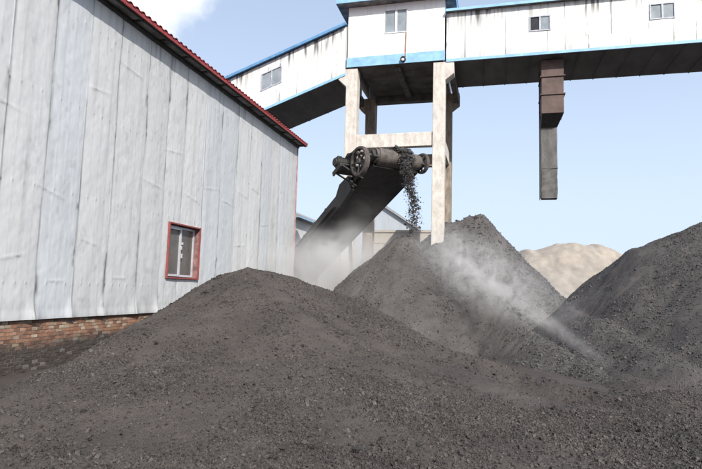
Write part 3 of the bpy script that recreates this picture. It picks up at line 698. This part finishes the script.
for s in (-1, 1):
    MB().box(s*.96-.07, s*.96+.07, -.16, .16, -.13, .12).box(s*.96-.09, s*.96+.09, -.2, .25, -.2, -.131).map(cv).build('bearing_block', M['dark'], conv, bevel=.012)
# drive: motor, gearbox and bracket on the left side
mo = MB().cyl((-1.80, .95, .26), (-1.45, .95, .26), .18, 20).cyl((-1.86, .95, .26), (-1.801, .95, .26), .14, 20)
for k in range(7): mo.ring((-1.76+k*.045, .95, .26), (1, 0, 0), .20, .178, .014, 20)
mo.box(-1.72, -1.55, .87, 1.03, .43, .50).map(cv).build('motor', M['wheel'], conv, bevel=.006)
bpy.data.objects['motor'].data.materials.clear(); bpy.data.objects['motor'].data.materials.append(M['dark'])
vb = MB()
for dx in (-.045, 0, .045):
    x = -1.40+dx
    vb.cyl((x, .10, .285), (x, .95, .43), .014, 8).cyl((x, .42, -.63), (x, .98, .17), .014, 8)
vb.cyl((-1.52, .95, .30), (-1.33, .95, .30), .13, 20).map(cv).build('drive_belts', M['rail'], conv)
MB().prism([(.62, .12), (1.35, .12), (1.42, .55), (.86, .66), (.50, .44)], -1.32, -1.29, 'x').map(cv).build('belt_guard', M['dark'], conv, bevel=.008)
pf = MB().box(-1.80, -.985, .72, 1.26, .02, .075).bar((-1.72, .76, .02), (-1.0, .76, -.42), .05, .05).bar((-1.72, 1.22, .02), (-1.0, 1.22, -.42), .05, .05)
pf.box(-1.81, -1.76, .70, 1.30, -.08, .074)
pf.map(cv).build('drive_bracket', M['dark'], conv, bevel=.006)
sc_ = MB().prism([(1.35, -.50), (2.3, -.62), (2.75, -.32), (2.0, .16), (1.35, .10)], -1.16, -.99, 'x')
sc_.map(cv).build('gearbox', M['rail'], conv, bevel=.02)
# idlers
for k in range(11):
    y = .75+k*1.02
    b = MB()
    for s in (-1, 0, 1):
        z0 = .13+abs(s)*.05
        b.cyl((-.27+s*.56, y, z0+(.09 if s == -1 else 0)), (.27+s*.56, y, z0+(.09 if s == 1 else 0)), .055, 12)
    b.map(cv).build('idler', M['wheel'], conv)
for y in (5.2, 8.6):
    for s in (-1, 1):
        p = cv(Vector((s*.93, y, -.2)))
        MB().bar((p.x, p.y, p.z), (p.x+ax.x*s*.25, p.y+ax.y*s*.25, -.2), .12, .12).build('support_leg', M['rail'], conv, bevel=.006)
p = cv(Vector((0, LC, 0)))
MB().cyl((-.86, LC, 0), (.86, LC, 0), .25, 24).map(cv).build('tail_drum', M['drum'], conv)

# coal on the belt and over the head
def falling():
    n = 15000; V0 = 1.0; P = []; r = []
    # bed on belt, over the drum, then ballistic fall to the heap
    fwd = -dl; 
    for i in range(n):
        u = random.random()
        off = random.gauss(.02, .15); off = max(-.42, min(.42, off))
        th = .10*(1-(off/.45)**2)
        if u < .34:      # on the belt behind the drum
            y = random.uniform(0, 9)**1.0; q = cv(Vector((off, y, R+.02+random.random()*th*1.6)))
            P.append(q); r.append(min(.10, .03*math.exp(random.gauss(0, .5))))
        elif u < .60:    # sliding round the drum face and hanging over it
            a = random.uniform(0, 1.9)
            rr = R+.02+random.random()*(.04+.11*min(1, a/1.2)); o2 = off*.8+.10*a
            q = cv(Vector((o2, -rr*math.sin(a), rr*math.cos(a))))
            if a > 1.5: q = q+Vector((0, 0, -random.random()*.35))
            P.append(q); r.append(min(.085, .019*math.exp(random.gauss(0, .5))))
        else:            # free fall
            t = random.uniform(.05, .80)**.85; s = .06+.22*t
            if random.random() < t*.7-.1: continue
            st = cv(Vector((.08+.05*math.sin(t*23)+random.gauss(0, .06+.06*t), -R-.05+random.gauss(0, .06), .0)))
            q = st-dh*(.80*t)+ax*(.10*t)+Vector((random.gauss(0, .05), random.gauss(0, .08), -.3-3.3*t*t-random.random()*.25))
            if q.z < 3.25: continue
            P.append(q); r.append(min(.07, .0105*math.exp(random.gauss(0, .6))))
    P = np.array([tuple(p) for p in P]); r = np.array(r)
    v, f, c = lumps(P, r)
    return link_mesh('falling_coal', np_mesh('falling_coal', v, f, c, True), M['coal_falling'])
M['coal_falling'] = coal_mat('fresh_black_coal', (.030, .028, .028), (.055, .051, .050))
tag(falling(), 'black coal lumps pouring over the conveyor head and falling onto the cone below', 'falling coal', kind='stuff')

# ================================================================== FAR BUILDINGS
A = thing('warehouse', (-20, 51, 0), 'pale distant warehouse with grey roof behind the dusty conveyor foot', 'warehouse')
MB().box(-24.5, -15.9, 42, 60, 0, 7.35).build('wall', M['farwall'], A)
MB().prism([(-25.0, 7.30), (-15.35, 7.30), (-15.35, 7.5), (-20.2, 9.55), (-25.0, 7.5)], 41.6, 60.4, 'y').build('roof', M['farroof'], A)
MB().box(-15.34, -15.26, 41.6, 60.4, 7.30, 7.40).build('gutter', M['blue'], A)
for y in (44, 48, 52, 56): MB().box(-15.897, -15.86, y, y+1.6, 4.4, 5.6).build('window', M['glass_grey'], A)
Bd = thing('gabled_shed', (-12, 64, 0), 'blue grey gabled shed seen under the conveyor beyond the low wall', 'shed')
MB().box(-15.3, -8.3, 58, 72, 0, 8.4).prism([(-15.3, 8.4), (-8.3, 8.4), (-11.8, 10.75)], 58.0, 72, 'y').build('wall', M['farblue'], Bd)
MB().prism([(-15.8, 8.15), (-15.8, 8.4), (-11.8, 11.08), (-7.8, 8.4), (-7.8, 8.15), (-11.8, 10.77)], 57.6, 72.3, 'y').build('roof', M['farroof'], Bd)
W = thing('yard_wall', (-5.5, 34, 0), 'beige rendered wall with a coping behind the coal cone', 'wall')
MB().box(-8.0, -1, 34, 34.35, -.2, 5.25).box(-8.0, -1, 33.97, 33.997, 4.55, 4.65).build('panel', M['beige'], W)
MB().box(-8.05, -.95, 33.93, 34.42, 5.253, 5.40).build('coping', M['beige'], W)

# ================================================================== DUST (real volumes)
def dust(name, verts_box, R3, c, rad, dens, nscale, label, colr=(.90, .88, .86), plateau=.05, warp=.6, rotz=0, thr=(.40, .72), up_fade=None, seed=0, pts=None):
    """ellipsoid hull holding scattered dust; density falls off to nothing before the hull"""
    import bmesh
    bm = bmesh.new(); bmesh.ops.create_icosphere(bm, subdivisions=3, radius=1.0)
    me = bpy.data.meshes.new(name); bm.to_mesh(me); bm.free()
    o = bpy.data.objects.new(name, me); col.objects.link(o)
    o.location = c; o.scale = rad; o.rotation_euler = R3
    m = bpy.data.materials.new(name); m.use_nodes = True; N = m.node_tree.nodes; L = m.node_tree.links; N.clear()
    out = N.new('ShaderNodeOutputMaterial'); pv = N.new('ShaderNodeVolumePrincipled')
    pv.inputs['Color'].default_value = (*colr, 1); pv.inputs['Anisotropy'].default_value = .15
    tc = N.new('ShaderNodeTexCoord'); ln = N.new('ShaderNodeVectorMath'); ln.operation = 'LENGTH'
    L.new(tc.outputs['Object'], ln.inputs[0])
    fo = N.new('ShaderNodeMapRange'); fo.interpolation_type = 'SMOOTHERSTEP'
    fo.inputs[1].default_value = .97; fo.inputs[2].default_value = plateau; L.new(ln.outputs['Value'], fo.inputs[0])
    mp = N.new('ShaderNodeMapping'); mp.inputs['Scale'].default_value = (rad[0], rad[1], rad[2]); mp.inputs['Location'].default_value = (seed, seed*.7, 0)
    L.new(tc.outputs['Object'], mp.inputs[0])
    n = N.new('ShaderNodeTexNoise'); n.inputs['Scale'].default_value = nscale; n.inputs['Detail'].default_value = 5; n.inputs['Distortion'].default_value = warp
    L.new(mp.outputs[0], n.inputs[0])
    mr = N.new('ShaderNodeMapRange'); mr.inputs[1].default_value = thr[0]; mr.inputs[2].default_value = thr[1]; L.new(n.outputs[0], mr.inputs[0])
    mu = N.new('ShaderNodeMath'); mu.operation = 'MULTIPLY'; L.new(fo.outputs[0], mu.inputs[0]); L.new(mr.outputs[0], mu.inputs[1])
    m2 = N.new('ShaderNodeMath'); m2.operation = 'MULTIPLY'; m2.inputs[1].default_value = dens; L.new(mu.outputs[0], m2.inputs[0])
    L.new(m2.outputs[0], pv.inputs['Density']); L.new(pv.outputs[0], out.inputs['Volume'])
    me.materials.append(m)
    tag(o, label, 'dust', kind='stuff')
    return o
dust('dust_cloud', 0, (0, 0, 0), (-5.2, 18.0, 2.1), (3.6, 2.0, 2.2), 2.4, .75, 'pale dust billowing round the lower part of the belt conveyor', thr=(.30, .68), seed=3, colr=(.95, .94, .93), warp=1.2)
dust('dust_cloud', 0, (0, 0, 0), (-4.6, 18.6, 3.6), (2.6, 1.4, 2.0), .40, .9, 'thin dust rising in front of the black conveyor underside', thr=(.38, .75), seed=9)
pa = Vector((-1.9, 17.2, 2.9)); pb = Vector((2.15, 10.8, .0)); d1 = pb-pa; c1 = (pa+pb)/2
e1 = d1.to_track_quat('X', 'Z').to_euler()
dust('dust_plume', 0, e1, c1+d1*-.08+Vector((-.15, .1, .5)), (4.9, 1.9, 1.15), 1.05, 1.5, 'veil of dust drifting over the near flank of the coal cone', thr=(.42, .70), seed=5, warp=2.6)
dust('dust_plume', 0, e1, c1+Vector((.15, -.15, .16)), (5.2, .34, .26), 2.6, 2.0, 'bright narrow line of dust along the crest of the ridge', thr=(.34, .70), seed=15, plateau=.1, warp=2.2)
